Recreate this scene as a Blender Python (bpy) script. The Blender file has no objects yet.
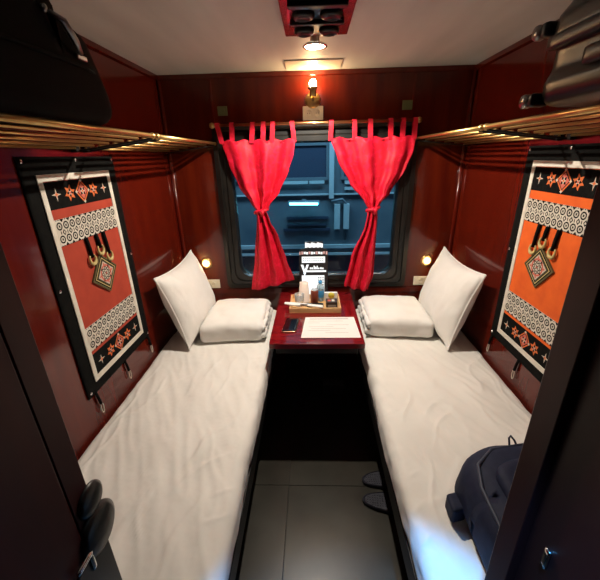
import bpy, bmesh, math, random
from mathutils import Vector, Matrix, noise
random.seed(4)
PI = math.pi
C = bpy.context.scene.collection
ORG = {}

# ------------------------------------------------------------------ materials
def mat(name, col, rough=.5, metal=0, coat=0, emis=None, es=0, sheen=0, trans=0, ior=1.45, spec=None):
    m = bpy.data.materials.new(name); m.use_nodes = True
    b = m.node_tree.nodes['Principled BSDF']
    b.inputs['Base Color'].default_value = (*col, 1)
    b.inputs['Roughness'].default_value = rough
    b.inputs['Metallic'].default_value = metal
    b.inputs['Coat Weight'].default_value = coat
    b.inputs['Coat Roughness'].default_value = .06
    b.inputs['Sheen Weight'].default_value = sheen
    b.inputs['Transmission Weight'].default_value = trans
    b.inputs['IOR'].default_value = ior
    if spec is not None: b.inputs['Specular IOR Level'].default_value = spec
    if emis:
        b.inputs['Emission Color'].default_value = (*emis, 1)
        b.inputs['Emission Strength'].default_value = es
    return m

def vary(m, col2, scale=(1, 1, 1), nscale=8, detail=4, lo=.35, hi=.65, bump=0, bscale=None, bdist=.01, rvar=None):
    """second colour mixed in by object-space noise, and a noise bump"""
    nt = m.node_tree; N = nt.nodes; L = nt.links; b = N['Principled BSDF']
    tc = N.new('ShaderNodeTexCoord'); mp = N.new('ShaderNodeMapping'); mp.inputs['Scale'].default_value = scale
    L.new(tc.outputs['Object'], mp.inputs['Vector'])
    nz = N.new('ShaderNodeTexNoise'); nz.inputs['Scale'].default_value = nscale; nz.inputs['Detail'].default_value = detail
    L.new(mp.outputs['Vector'], nz.inputs['Vector'])
    r = N.new('ShaderNodeValToRGB'); r.color_ramp.elements[0].position = lo; r.color_ramp.elements[1].position = hi
    r.color_ramp.elements[0].color = b.inputs['Base Color'].default_value[:]
    r.color_ramp.elements[1].color = (*col2, 1)
    L.new(nz.outputs['Fac'], r.inputs['Fac']); L.new(r.outputs['Color'], b.inputs['Base Color'])
    if rvar:
        mr = N.new('ShaderNodeMapRange'); mr.inputs['To Min'].default_value = rvar[0]; mr.inputs['To Max'].default_value = rvar[1]
        L.new(nz.outputs['Fac'], mr.inputs['Value']); L.new(mr.outputs['Result'], b.inputs['Roughness'])
    if bump:
        n2 = N.new('ShaderNodeTexNoise'); n2.inputs['Scale'].default_value = bscale or nscale * 3; n2.inputs['Detail'].default_value = 3
        L.new(mp.outputs['Vector'], n2.inputs['Vector'])
        bp = N.new('ShaderNodeBump'); bp.inputs['Strength'].default_value = bump; bp.inputs['Distance'].default_value = bdist
        L.new(n2.outputs['Fac'], bp.inputs['Height']); L.new(bp.outputs['Normal'], b.inputs['Normal'])
    return m

M = {}
M['wood'] = vary(mat('varnished_red_wood', (.062, .0040, .0022), .14, coat=.15), (.130, .011, .0035), (6, 6, .6), 3, 5, .15, .95, bump=.03, bscale=1.4, bdist=.02)
M['wood_back'] = vary(mat('varnished_back_wood', (.060, .0045, .0022), .16, coat=.15), (.115, .012, .0032), (6, 6, .7), 3, 5, .3, .75, bump=.03, bscale=1.4, bdist=.02)
M['wood_dark'] = vary(mat('dark_door_wood', (.020, .0024, .0026), .4, spec=.3), (.030, .0035, .003), (8, 8, .7), 3, 4)
M['table'] = vary(mat('lacquered_table_wood', (.13, .004, .006), .16, coat=.7), (.19, .008, .009), (1, 6, 1), 5, 4)
M['ceil'] = vary(mat('cream_ceiling_laminate', (.68, .70, .67), .6), (.57, .59, .565), (3, .5, 1), 2.5, 5, .35, .7)
M['cream'] = mat('cream_plastic', (.72, .68, .56), .4)
M['green_plate'] = mat('aged_greenish_plate', (.12, .13, .05), .5)
M['tile'] = vary(mat('dark_grey_tile', (.030, .027, .021), .34), (.042, .038, .029), (1, 1, 1), 5, 5, rvar=(.26, .42))
M['grout'] = mat('floor_grout', (.03, .03, .03), .8)
M['sheet'] = vary(mat('white_cotton_sheet', (.86, .84, .79), .85, sheen=.1), (.81, .79, .74), (1, 1, 1), 6, 4, bump=.5, bscale=8, bdist=.012)
M['pillow'] = vary(mat('white_pillow_cotton', (.86, .84, .80), .8, sheen=.1), (.81, .79, .75), (1, 1, 1), 9, 4, bump=.45, bscale=12, bdist=.010)
M['blackmetal'] = mat('black_painted_metal', (.006, .006, .006), .45)
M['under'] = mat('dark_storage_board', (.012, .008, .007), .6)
M['frame'] = vary(mat('dark_window_rubber', (.007, .007, .0065), .35), (.014, .012, .010), (1, 1, 1), 12)
M['brass'] = vary(mat('worn_brass', (.60, .42, .17), .36, metal=1), (.55, .36, .13), (1, 1, 1), 20)
M['copper'] = mat('copper_rod', (.62, .30, .14), .28, metal=1)
M['chrome'] = mat('chrome', (.75, .75, .75), .15, metal=1)
M['blackcloth'] = vary(mat('black_cotton', (.005, .005, .005), .95, spec=.1), (.009, .009, .008), (1, 1, 1), 60)
M['ivory'] = vary(mat('ivory_border_cloth', (.74, .70, .61), .85), (.64, .60, .51), (1, 1, 1), 25)
M['redcloth'] = vary(mat('brick_red_cloth', (.42, .050, .022), .85), (.36, .040, .018), (1, 1, 1), 14)
M['orangecloth'] = vary(mat('bright_orange_cloth', (.80, .13, .012), .85), (.70, .10, .010), (1, 1, 1), 14)
M['cream_thread'] = mat('cream_thread', (.60, .55, .46), .9)
M['orange_thread'] = mat('orange_thread', (.70, .16, .04), .9)
M['pink_thread'] = mat('pink_thread', (.60, .14, .10), .9)
M['olive'] = mat('olive_braid', (.11, .09, .035), .8)
M['gold'] = mat('pale_gold_horn', (.55, .44, .18), .35)
M['steel'] = mat('dull_dark_steel', (.22, .22, .22), .3, metal=1)
M['glass'] = mat('window_glass', (.9, .95, 1), 0, trans=1, ior=1.2)
M['clear'] = mat('clear_drinking_glass', (.9, .92, .92), .08, trans=.75, ior=1.15)
M['bulb'] = mat('lit_warm_bulb', (1, .8, .5), .4, emis=(1, .62, .30), es=150)
M['led'] = mat('lit_downlight_lens', (1, .95, .8), .4, emis=(1, .88, .70), es=50)
M['read'] = mat('lit_reading_lens', (1, .8, .5), .4, emis=(1, .62, .25), es=70)
M['glow'] = mat('frosted_lamp_ring', (.75, .55, .3), .4, emis=(1, .5, .16), es=1.0)
M['cool'] = mat('lit_cool_lens', (.8, .9, 1), .4, emis=(.55, .8, 1), es=4)
M['sign_lit'] = mat('backlit_white_sign', (.8, .85, .9), .5, emis=(.85, .95, 1), es=.36)
M['sign_pink'] = mat('backlit_rose_sign', (.5, .3, .3), .5, emis=(1, .62, .6), es=.12)
M['sign'] = mat('black_sign_board', (.02, .018, .02), .35)
M['sign_grey'] = mat('sign_grey_print', (.16, .19, .21), .6)
M['tube'] = mat('lit_fluorescent_tube', (.5, .9, 1), .4, emis=(.14, .78, 1), es=9)
M['carriage'] = vary(mat('blue_grey_carriage_paint', (.095, .135, .16), .5), (.06, .095, .125), (1, 1, 1), 3)
M['carriage_pale'] = mat('pale_carriage_strip', (.28, .38, .42), .5)
M['carriage_dark'] = mat('dark_carriage_window', (.03, .045, .075), .25)
M['ground'] = mat('trackside_gravel', (.06, .065, .07), .9)
M['navy'] = vary(mat('navy_nylon', (.009, .013, .036), .7, spec=.3), (.014, .019, .046), (1, 1, 1), 40, bump=.2, bscale=120, bdist=.002)
M['navy_edge'] = mat('navy_edge_binding', (.03, .04, .07), .55)
M['slip'] = vary(mat('dark_rubber_slipper', (.022, .022, .034), .6), (.035, .035, .05), (1, 1, 1), 50)
M['softblack'] = vary(mat('black_luggage_fabric', (.002, .0025, .0025), .9, spec=.15), (.003, .0035, .0035), (1, 1, 1), 60, bump=.2, bscale=200, bdist=.002)
M['shell'] = vary(mat('dark_green_grey_shell', (.005, .009, .008), .3, spec=.4), (.008, .012, .010), (1, 1, 1), 6)
M['shell_black'] = mat('black_shell_trim', (.008, .008, .009), .35)
M['grey'] = mat('grey_label', (.25, .26, .26), .5)
M['red_gloss'] = mat('red_lacquer_panel', (.28, .004, .008), .25, coat=.5)
M['blackplastic'] = mat('black_gloss_plastic', (.006, .006, .006), .35)
M['tray'] = vary(mat('pale_bamboo', (.62, .36, .15), .5), (.70, .44, .20), (2, 12, 2), 6)
M['paper'] = mat('white_paper', (.80, .79, .76), .7)
M['print'] = mat('grey_printing', (.30, .28, .27), .8)
M['cup'] = mat('white_paper_cup', (.72, .60, .52), .6)
M['can'] = mat('brown_red_can', (.22, .045, .025), .35)
M['blue'] = mat('blue_bottle_label', (.05, .30, .62), .4)
M['water'] = mat('clear_bottle_plastic', (.70, .88, .95), .1, trans=.7, ior=1.3)
M['yellow'] = mat('yellow_packet', (.72, .60, .08), .5)
M['darkpack'] = mat('dark_brown_packet', (.035, .022, .018), .4)
M['screen'] = mat('black_phone_glass', (.006, .006, .008), .08)
M['bronze'] = mat('bronze_phone_edge', (.45, .25, .15), .3, metal=1)
M['vent'] = mat('dim_grey_box', (.10, .10, .10), .5)

def curtain_mat():
    m = mat('red_damask', (.72, .002, .02), .6, sheen=.03)
    nt = m.node_tree; N = nt.nodes; L = nt.links; b = N['Principled BSDF']
    b.inputs['Sheen Tint'].default_value = (1, .3, .35, 1)
    tc = N.new('ShaderNodeTexCoord')
    v = N.new('ShaderNodeTexVoronoi'); v.inputs['Scale'].default_value = 38
    nz = N.new('ShaderNodeTexNoise'); nz.inputs['Scale'].default_value = 60; nz.inputs['Detail'].default_value = 2
    L.new(tc.outputs['Object'], v.inputs['Vector']); L.new(tc.outputs['Object'], nz.inputs['Vector'])
    mm = N.new('ShaderNodeMath'); mm.operation = 'MULTIPLY'
    L.new(v.outputs['Distance'], mm.inputs[0]); L.new(nz.outputs['Fac'], mm.inputs[1])
    r = N.new('ShaderNodeValToRGB'); r.color_ramp.elements[0].position = .28; r.color_ramp.elements[1].position = .36
    r.color_ramp.elements[0].color = (.58, .0010, .018, 1); r.color_ramp.elements[1].color = (.68, .004, .040, 1)
    L.new(mm.outputs[0], r.inputs['Fac']); L.new(r.outputs['Color'], b.inputs['Base Color'])
    return m
M['curtain'] = curtain_mat()

# ------------------------------------------------------------------ mesh builder (world coordinates)
class MB:
    def __init__(s): s.bm = bmesh.new(); s.mi = 0; s.mats = []
    def m(s, name):
        if name not in s.mats: s.mats.append(name)
        s.mi = s.mats.index(name); return s
    def _f(s, fs):
        for f in fs: f.material_index = s.mi
    def poly(s, pts):
        f = s.bm.faces.new([s.bm.verts.new(p) for p in pts]); s._f([f]); return s
    def box(s, x0, x1, y0, y1, z0, z1, bev=0, seg=2):
        r = bmesh.ops.create_cube(s.bm, size=1)
        for v in r['verts']:
            v.co = Vector((x0 + (v.co.x + .5) * (x1 - x0), y0 + (v.co.y + .5) * (y1 - y0), z0 + (v.co.z + .5) * (z1 - z0)))
        fs = {f for v in r['verts'] for f in v.link_faces}; s._f(fs)
        if bev:
            es = {e for v in r['verts'] for e in v.link_edges}
            g = bmesh.ops.bevel(s.bm, geom=list(es), offset=bev, segments=seg, profile=.5, affect='EDGES')
            s._f(g['faces'])
        return s
    def tube(s, pts, r, n=10, cap=True, closed=False):
        pts = [Vector(p) for p in pts]; k = len(pts)
        rr = r if isinstance(r, (list, tuple)) else [r] * k
        rings = []; up = None
        for i, p in enumerate(pts):
            if closed: t = (pts[(i + 1) % k] - pts[i - 1]).normalized()
            else: t = (pts[min(i + 1, k - 1)] - pts[max(i - 1, 0)]).normalized()
            if up is None: up = Vector((0, 0, 1)) if abs(t.z) < .9 else Vector((1, 0, 0))
            a = t.cross(up).normalized(); b = a.cross(t).normalized(); up = b
            rings.append([s.bm.verts.new(p + rr[i] * (math.cos(2 * PI * j / n) * a + math.sin(2 * PI * j / n) * b)) for j in range(n)])
        fs = []
        for i in range(k if closed else k - 1):
            A, B = rings[i], rings[(i + 1) % k]
            for j in range(n): fs.append(s.bm.faces.new((A[j], A[(j + 1) % n], B[(j + 1) % n], B[j])))
        if cap and not closed: fs += [s.bm.faces.new(rings[0][::-1]), s.bm.faces.new(rings[-1])]
        for f in fs: f.smooth = True
        s._f(fs); return s
    def lathe(s, prof, o, ax=(0, 0, 1), n=24):
        """prof: (radius, height) pairs along axis"""
        ax = Vector(ax).normalized(); q = Vector((1, 0, 0)) if abs(ax.x) < .9 else Vector((0, 1, 0))
        a = ax.cross(q).normalized(); b = ax.cross(a); o = Vector(o); rings = []
        for r, h in prof:
            if r < 1e-6: rings.append([s.bm.verts.new(o + ax * h)])
            else: rings.append([s.bm.verts.new(o + ax * h + r * (math.cos(2 * PI * j / n) * a + math.sin(2 * PI * j / n) * b)) for j in range(n)])
        fs = []
        for A, B in zip(rings, rings[1:]):
            for j in range(n):
                k = (j + 1) % n
                if len(A) == 1 and len(B) == 1: continue
                if len(A) == 1: fs.append(s.bm.faces.new((A[0], B[k], B[j])))
                elif len(B) == 1: fs.append(s.bm.faces.new((A[j], A[k], B[0])))
                else: fs.append(s.bm.faces.new((A[j], A[k], B[k], B[j])))
        for f in fs: f.smooth = True
        s._f(fs); return s
    def rbox(s, x0, x1, y0, y1, z0, z1, r, nx=8, ny=8, nz=8, disp=None):
        """rounded, subdivided box with a displacement function"""
        c = Vector(((x0 + x1) / 2, (y0 + y1) / 2, (z0 + z1) / 2)); h = Vector(((x1 - x0) / 2, (y1 - y0) / 2, (z1 - z0) / 2))
        r = min(r, min(h) * .999); vm = {}
        def V(i, j, k):
            key = (i, j, k)
            if key not in vm:
                def g(t, n, hh):   # denser near the ends
                    u = 2 * t / n - 1
                    return hh * (u if n < 4 else math.copysign(abs(u) ** .85, u))
                p = Vector((g(i, nx, h.x), g(j, ny, h.y), g(k, nz, h.z)))
                q = Vector([max(-(h[a] - r), min(h[a] - r, p[a])) for a in range(3)])
                d = p - q
                if d.length > 1e-9: p = q + d.normalized() * r
                p = c + p
                if disp: p = disp(p)
                vm[key] = s.bm.verts.new(p)
            return vm[key]
        fs = []
        for i in range(nx):
            for j in range(ny):
                fs.append(s.bm.faces.new((V(i, j, nz), V(i + 1, j, nz), V(i + 1, j + 1, nz), V(i, j + 1, nz))))
                fs.append(s.bm.faces.new((V(i, j + 1, 0), V(i + 1, j + 1, 0), V(i + 1, j, 0), V(i, j, 0))))
        for i in range(nx):
            for k in range(nz):
                fs.append(s.bm.faces.new((V(i, 0, k), V(i + 1, 0, k), V(i + 1, 0, k + 1), V(i, 0, k + 1))))
                fs.append(s.bm.faces.new((V(i, ny, k + 1), V(i + 1, ny, k + 1), V(i + 1, ny, k), V(i, ny, k))))
        for j in range(ny):
            for k in range(nz):
                fs.append(s.bm.faces.new((V(0, j, k + 1), V(0, j + 1, k + 1), V(0, j + 1, k), V(0, j, k))))
                fs.append(s.bm.faces.new((V(nx, j, k), V(nx, j + 1, k), V(nx, j + 1, k + 1), V(nx, j, k + 1))))
        for f in fs: f.smooth = True
        s._f(fs); return s
    def grid(s, fn, nu, nv, thick=None):
        vs = [[s.bm.verts.new(fn(i / nu, j / nv)) for j in range(nv + 1)] for i in range(nu + 1)]
        fs = [s.bm.faces.new((vs[i][j], vs[i + 1][j], vs[i + 1][j + 1], vs[i][j + 1])) for i in range(nu) for j in range(nv)]
        for f in fs: f.smooth = True
        s._f(fs); return s
    def build(s, name, parent=None, org=None, label=None, cat=None, group=None, kind=None, solid=0):
        if parent is not None: o0 = ORG[parent.name]
        elif org is not None: o0 = Vector(org)
        else: o0 = Vector((0, 0, 0))
        bmesh.ops.recalc_face_normals(s.bm, faces=s.bm.faces[:])
        for v in s.bm.verts: v.co -= o0
        me = bpy.data.meshes.new(name); s.bm.to_mesh(me); s.bm.free()
        for k in s.mats or ['cream']: me.materials.append(M[k])
        o = bpy.data.objects.new(name, me); C.objects.link(o)
        if parent is not None: o.parent = parent
        else: o.location = o0
        ORG[o.name] = o0
        if solid:
            md = o.modifiers.new('thickness', 'SOLIDIFY'); md.thickness = solid
        if label: o['label'] = label
        if cat: o['category'] = cat
        if group: o['group'] = group
        if kind: o['kind'] = kind
        return o

def thing(name, loc, label, cat, group=None):
    o = bpy.data.objects.new(name, None); C.objects.link(o); o.location = loc
    o.empty_display_size = .05
    o['label'] = label; o['category'] = cat
    if group: o['group'] = group
    ORG[o.name] = Vector(loc); return o
def struct(name, mb): return mb.build(name, kind='structure')

W, D, Z = .95, 2.35, 2.153
# ================================================================== the setting
f = MB().m('grout'); f.box(-1.35, 1.35, -.95, D + .05, -.05, -.004)
f.m('tile')
xs = [-1.35, -.76, -.16, .44, 1.04, 1.35]; ys = [-.95, -.46, .14, .74, 1.338, 1.94, D + .05]
for a, b in zip(xs, xs[1:]):
    for c, d in zip(ys, ys[1:]): f.box(a + .0012, b - .0012, c + .0012, d - .0012, -.02, 0, .0008, 1)
struct('floor', f)
struct('ceiling', MB().m('ceil').box(-1.35, 1.35, -.95, D + .05, Z, Z + .04))
struct('wall_left', MB().m('wood').box(-W - .05, -W, .2, D + .05, 0, Z))
struct('wall_right', MB().m('wood').box(W, W + .05, .2, D + .05, 0, Z))
# back wall with the window hole
hx, hz0, hz1 = .60, .83, 1.82
b = MB().m('wood_back')
b.box(-W, -hx, D, D + .05, 0, Z).box(hx, W, D, D + .05, 0, Z).box(-hx, hx, D, D + .05, 0, hz0).box(-hx, hx, D, D + .05, hz1, Z)
struct('wall_back', b)
# front partition either side of the doorway, and its head
XL, XR = -.455, .335
struct('wall_front', MB().m('wood_dark').box(-W, XL - .0, .24, .45, 0, Z).box(XR + .03, W, .22, .45, 0, Z).box(XL, XR + .03, .24, .45, 1.99, Z))
# corridor shell behind the camera
struct('wall_corridor', MB().m('wood_dark').box(-1.35, 1.35, -.95, -.9, 0, Z).box(-1.35, -1.3, -.9, .24, 0, Z).box(1.3, 1.35, -.9, .24, 0, Z)
       .box(-1.3, -W, .2, .24, 0, Z).box(W, 1.3, .2, .24, 0, Z))
# trims
def trim(n, mb): return struct('trim_%d' % n, mb)
trim(1, MB().m('wood').box(-W, W, D - .012, D, Z - .028, Z, .004))
trim(2, MB().m('wood').box(-W, -W + .012, .45, D - .012, Z - .028, Z, .004))
trim(3, MB().m('wood').box(W - .012, W, .45, D - .012, Z - .028, Z, .004))
trim(4, MB().m('wood').tube([(-W + .012, D - .012, 0), (-W + .012, D - .012, Z - .028)], .014, 10))
trim(5, MB().m('wood').tube([(W - .012, D - .012, 0), (W - .012, D - .012, Z - .028)], .014, 10))
for n, x in ((6, -.632), (7, .60)):
    trim(n, MB().m('wood').box(x - .009, x + .009, D - .006, D, 1.87, Z - .028, .003))
trim(8, MB().m('wood').box(-W, W, D - .010, D, .735, .775, .004))
for n, x in ((9, -W), (10, W)):
    s = -1 if x < 0 else 1
    trim(n, MB().m('wood').box(min(x, x - s * .010), max(x, x - s * .010), .45, D - .03, 1.80, 1.825, .003))

# window
def rrect(hx, z0, z1, r, n=8):
    P = []
    for cx, cz, a0 in ((hx - r, z1 - r, 0), (-hx + r, z1 - r, PI / 2), (-hx + r, z0 + r, PI), (hx - r, z0 + r, 1.5 * PI)):
        for i in range(n + 1):
            a = a0 + PI / 2 * i / n; P.append((cx + r * math.cos(a), cz + r * math.sin(a)))
    return P
def loopframe(mb, rings):
    """rings: list of (points, y); bridges successive rings"""
    vs = [[mb.bm.verts.new((x, y, z)) for x, z in P] for P, y in rings]
    for A, B in zip(vs, vs[1:]):
        n = len(A)
        for j in range(n):
            fc = mb.bm.faces.new((A[j], A[(j + 1) % n], B[(j + 1) % n], B[j])); fc.material_index = mb.mi
    return mb
w = bpy.data.objects.new('window_1', None); C.objects.link(w); w.location = (0, D, .79); w['kind'] = 'structure'; ORG['window_1'] = Vector(w.location)
fr = MB().m('frame')
loopframe(fr, [(rrect(.605, .815, 1.835, .03), D + .06), (rrect(.645, .785, 1.862, .03), D), (rrect(.645, .785, 1.862, .03), D - .022), (rrect(.615, .81, 1.84, .04), D - .030), (rrect(.612, .813, 1.836, .04), D - .014),
               (rrect(.585, .835, 1.81, .06), D - .014), (rrect(.575, .845, 1.80, .07), D - .022), (rrect(.545, .875, 1.77, .08), D - .022), (rrect(.535, .887, 1.76, .075), D + .005), (rrect(.535, .887, 1.76, .075), D + .04), (rrect(.605, .815, 1.835, .03), D + .06)])
fr.build('window_frame', w)
MB().m('chrome').box(-.50, .50, D - .010, D - .004, .880, .885, .001).build('window_track', w)
gl = MB().m('glass'); P = rrect(.545, .878, 1.77, .07)
A = [gl.bm.verts.new((x, D + .015, z)) for x, z in P]; B = [gl.bm.verts.new((x, D + .021, z)) for x, z in P]
gl.bm.faces.new(A); gl.bm.faces.new(B[::-1])
for j in range(len(P)): gl.bm.faces.new((A[j], B[j], B[(j + 1) % len(P)], A[(j + 1) % len(P)]))
gl.build('window_pane', w)

# sliding door edge and frame on the left with its latch; frame on the right
d1 = bpy.data.objects.new('door_1', None); C.objects.link(d1); d1.location = (XL, .3, 0); d1['kind'] = 'structure'; ORG['door_1'] = Vector(d1.location)
MB().m('wood_dark').box(XL, XL + .006, .245, .40, 0, 1.985, .002).box(XL, XL + .004, .405, .449, 0, 1.985, .001).build('door_leaf_edge', d1)
lt = MB().m('blackplastic')
lt.lathe([(.034, 0), (.034, .004), (.027, .008), (.010, .010), (0, .010)], (XL + .004, .445, 1.078), (1, 0, 0), 30)
lt.lathe([(.050, 0), (.050, .006), (.040, .011), (.015, .013), (0, .013)], (XL + .004, .440, 1.005), (1, 0, 0), 34)
lt.box(XL + .004, XL + .010, .36, .450, .72, .98, .002)
lt.build('latch_housing', d1)
lv = MB().m('chrome'); lv.rbox(XL + .008, XL + .016, .362, .405, .988, 1.000, .004, 3, 6, 3)
lv.rbox(XL + .009, XL + .014, .395, .405, .95, .990, .004, 3, 3, 6)
lv.build('latch_lever', d1)
d2 = bpy.data.objects.new('door_2', None); C.objects.link(d2); d2.location = (XR, .3, 0); d2['kind'] = 'structure'; ORG['door_2'] = Vector(d2.location)
MB().m('wood_dark').box(XR, XR + .03, .402, .452, 0, 1.985, .002).build('door_post', d2)
MB().m('wood_dark').box(XR + .014, XR + .03, .22, .400, 0, 1.985, .001).build('door_channel', d2)
MB().m('chrome').rbox(XR + .008, XR + .014, .350, .362, 1.06, 1.10, .002, 3, 3, 4).build('strike_plate', d2)

# ================================================================== beds
def nz(p, sc, off=0): return noise.noise(Vector((p[0] * sc[0] + off, p[1] * sc[1], p[2] * sc[2])))
CREASES = {}
for s_ in (-1, 1):
    L_ = []
    for k in range(26):
        x = s_ * random.uniform(.33, .90); y = random.uniform(.55, 1.65); a = random.gauss(0, .35)
        L_.append((x, y, math.sin(a), math.cos(a), random.uniform(.05, .22), random.uniform(.0035, .0075), random.uniform(.006, .011)))
    L_ += [(s_ * random.uniform(.27, .34), random.uniform(.6, 1.7), .95, .3, random.uniform(.03, .06), .005, .006) for k in range(12)]
    L_.append((s_ * .885, 1.15, .01, 1, .60, .006, .007)); L_.append((s_ * .865, 1.0, -.02, 1, .35, .005, .006))
    CREASES[s_] = L_
def crease(s, x, y):
    h = 0
    for cx_, cy_, dx, dy, ln, am, wd_ in CREASES[s]:
        u = (x - cx_) * dx + (y - cy_) * dy
        if abs(u) >= ln: continue
        v = (x - cx_) * dy - (y - cy_) * dx + .012 * math.sin(u * 22 + cx_ * 40)
        if abs(v) < wd_ * 4: h += .65 * am * math.exp(-(v / wd_) ** 2) * (1 - (u / ln) ** 2)
    return h
def sheetdisp(s):
    def dsp(p):
        q = p.copy(); e = abs(p.x)
        fold = max(0, nz(p, (5, 2.2, 5), 3.7 * s)) ** 1.0 * .013
        fine = (.5 - abs(nz((p.x * .8 + p.y * .35, p.y * .5, p.z), (26, 9, 4), 9.1 * s))) * .007
        edge = max(0, min(1, (.36 - e) / .08))
        q.z += (fold + fine + (crease(s, p.x, p.y) if p.z > .58 else 0)) * (1 if p.z > .58 else .3)
        q.x += -s * edge * (.006 * nz(p, (2, 3, 3), 5) + .005 * nz(p, (2, 16, 30), 2))
        q.x = max(.262, q.x) if s > 0 else min(-.262, q.x)
        if p.z > .58: q.z -= .012 * (max(0, (e - .26) / .68 * 2 - 1)) ** 4 + .010 * max(0, 1 - (e - .26) / .10)
        q.x = max(-.948, min(.948, q.x))
        return q
    return dsp
for s, side in ((-1, 'left'), (1, 'right')):
    t = thing('berth', (s * .61, 1.4, 0), {'left': 'lower berth with rumpled white sheet along the left wall, nothing lying near its door end',
                                           'right': 'lower berth with white sheet along the right wall, carrying the navy backpack'}[side], 'bed')
    xa, xb = sorted((s * .275, s * .948))
    MB().m('sheet').rbox(xa, xb, .462, 2.335, .485, .622, .040, 96, 200, 8, sheetdisp(s)).build('mattress', t)
    x0, x1 = sorted((s * .292, s * .94)); fa, fb = sorted((s * .282, s * .30))
    MB().m('blackmetal').box(fa, fb, .462, 2.335, .39, .483, .004).box(x0, x1, .462, 2.335, .455, .483, .003).build('bed_frame', t)
    ua, ub = sorted((s * .60, s * .94))
    MB().m('under').box(ua, ub, .462, 2.335, 0, .455).build('storage_box', t)

# pillows
def pillow(name, c, U, V, hu, hv, th, label, pipe=True, seed=0, group=None):
    c = Vector(c); U = Vector(U).normalized(); V = Vector(V); V = (V - V.dot(U) * U).normalized(); N = U.cross(V).normalized()
    def outline(a, b):
        return a * hu * (1 - .09 * (1 - b * b)), b * hv * (1 - .12 * (1 - a * a))
    def pt(a, b, sg):
        u, v = outline(a, b)
        h = th * (max(0, 1 - abs(a) ** 2.4) ** .55) * (max(0, 1 - abs(b) ** 2.4) ** .55)
        p0 = c + U * u + V * v
        wr = .008 * noise.noise(Vector((u * 9 + seed, v * 9, sg))) + .006 * (.35 - abs(noise.noise(Vector((u * 22 + seed, v * 9 + u * 6, sg)))))
        return p0 + N * sg * (h + (wr if h > .01 else 0))
    t = thing(name, (c.x, c.y, min(pt(a, b, 1).z for a in (-1, 0, 1) for b in (-1, 0, 1))), label, 'pillow', group)
    mb = MB().m('pillow'); n = 54
    for sg in (1, -1): mb.grid(lambda a, b: pt(math.sin((a - .5) * PI) , math.sin((b - .5) * PI), sg), n, n)
    bmesh.ops.remove_doubles(mb.bm, verts=mb.bm.verts[:], dist=.0006)
    mb.build('pillow_body', t)
    if pipe:
        P = []
        for k in range(80):
            q = k / 20; e = int(q); r = (q - e) * 2 - 1; r = math.sin(r * PI / 2)
            a, bb = ((r, -1), (1, r), (-r, 1), (-1, -r))[e]
            u, v = outline(a, bb); P.append(c + U * u + V * v)
        MB().m('pillow').tube(P, .0048, 6, closed=True).build('piping', t)
    return t
def xclamp(o): pass
pillow('pillow', (-.812, 2.005, .862), (0, 1, 0), (-.30, 0, 1), .300, .228, .098, 'plump white pillow standing upright against the left wall below the hanging with the red centre', seed=1)
pillow('pillow', (.812, 1.990, .862), (0, 1, 0), (.30, 0, 1), .296, .232, .098, 'plump white pillow standing upright against the right wall', seed=7)

def flat_pillow(s, y0, y1, xi, xo, label):
    t = thing('pillow', (s * (xi + xo) / 2, (y0 + y1) / 2, .626), label, 'pillow')
    xa, xb = sorted((s * xi, s * xo))
    def dsp(p):
        q = p.copy(); k = (abs(p.x) - xi) / (xo - xi); yy = (p.y - y0) / (y1 - y0)
        q.z = .634 + (p.z - .634) * (.90 + .12 * math.sin(PI * min(1, max(0, k * .8 + .15)))) * (.92 + .10 * math.sin(PI * yy))
        q.z += .006 * nz(p, (9, 9, 3), s) + .0035 * nz(p, (30, 14, 10), s); q.y += .006 * nz(p, (14, 5, 20), s * 2)
        q.z = max(.634, q.z); q.y -= .03 * k * (1 - yy)
        if k < .12: q.x += s * .008 * (nz(p, (3, 22, 30), 4))
        return q
    MB().m('pillow').rbox(xa, xb, y0, y1,   .634, .764, .034, 26, 26, 12, dsp).build('pillow_body', t)
    # open end of the pillowcase: two flap layers
    fl = MB().m('pillow')
    for zz, ex in ((.668, .020), (.712, .014)):
        fl.rbox(*sorted((s * (xi - ex), s * (xi + .09))), y0 + .008, y1 - .012, zz - .019, zz + .020, .017, 10, 26, 5,
                lambda p: Vector((p.x + s * .012 * nz(p, (1, 30, 2), zz * 50), p.y + .004 * nz(p, (20, 5, 20), 3), p.z + .003 * nz(p, (12, 16, 3), 8))))
    fl.build('pillowcase_flap', t)
flat_pillow(-1, 1.80, 2.22, .325, .708, 'flat white pillow lying on the left berth beside the table')
flat_pillow(1, 1.845, 2.25, .320, .708, 'flat white pillow lying on the right berth beside the table')

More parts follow.
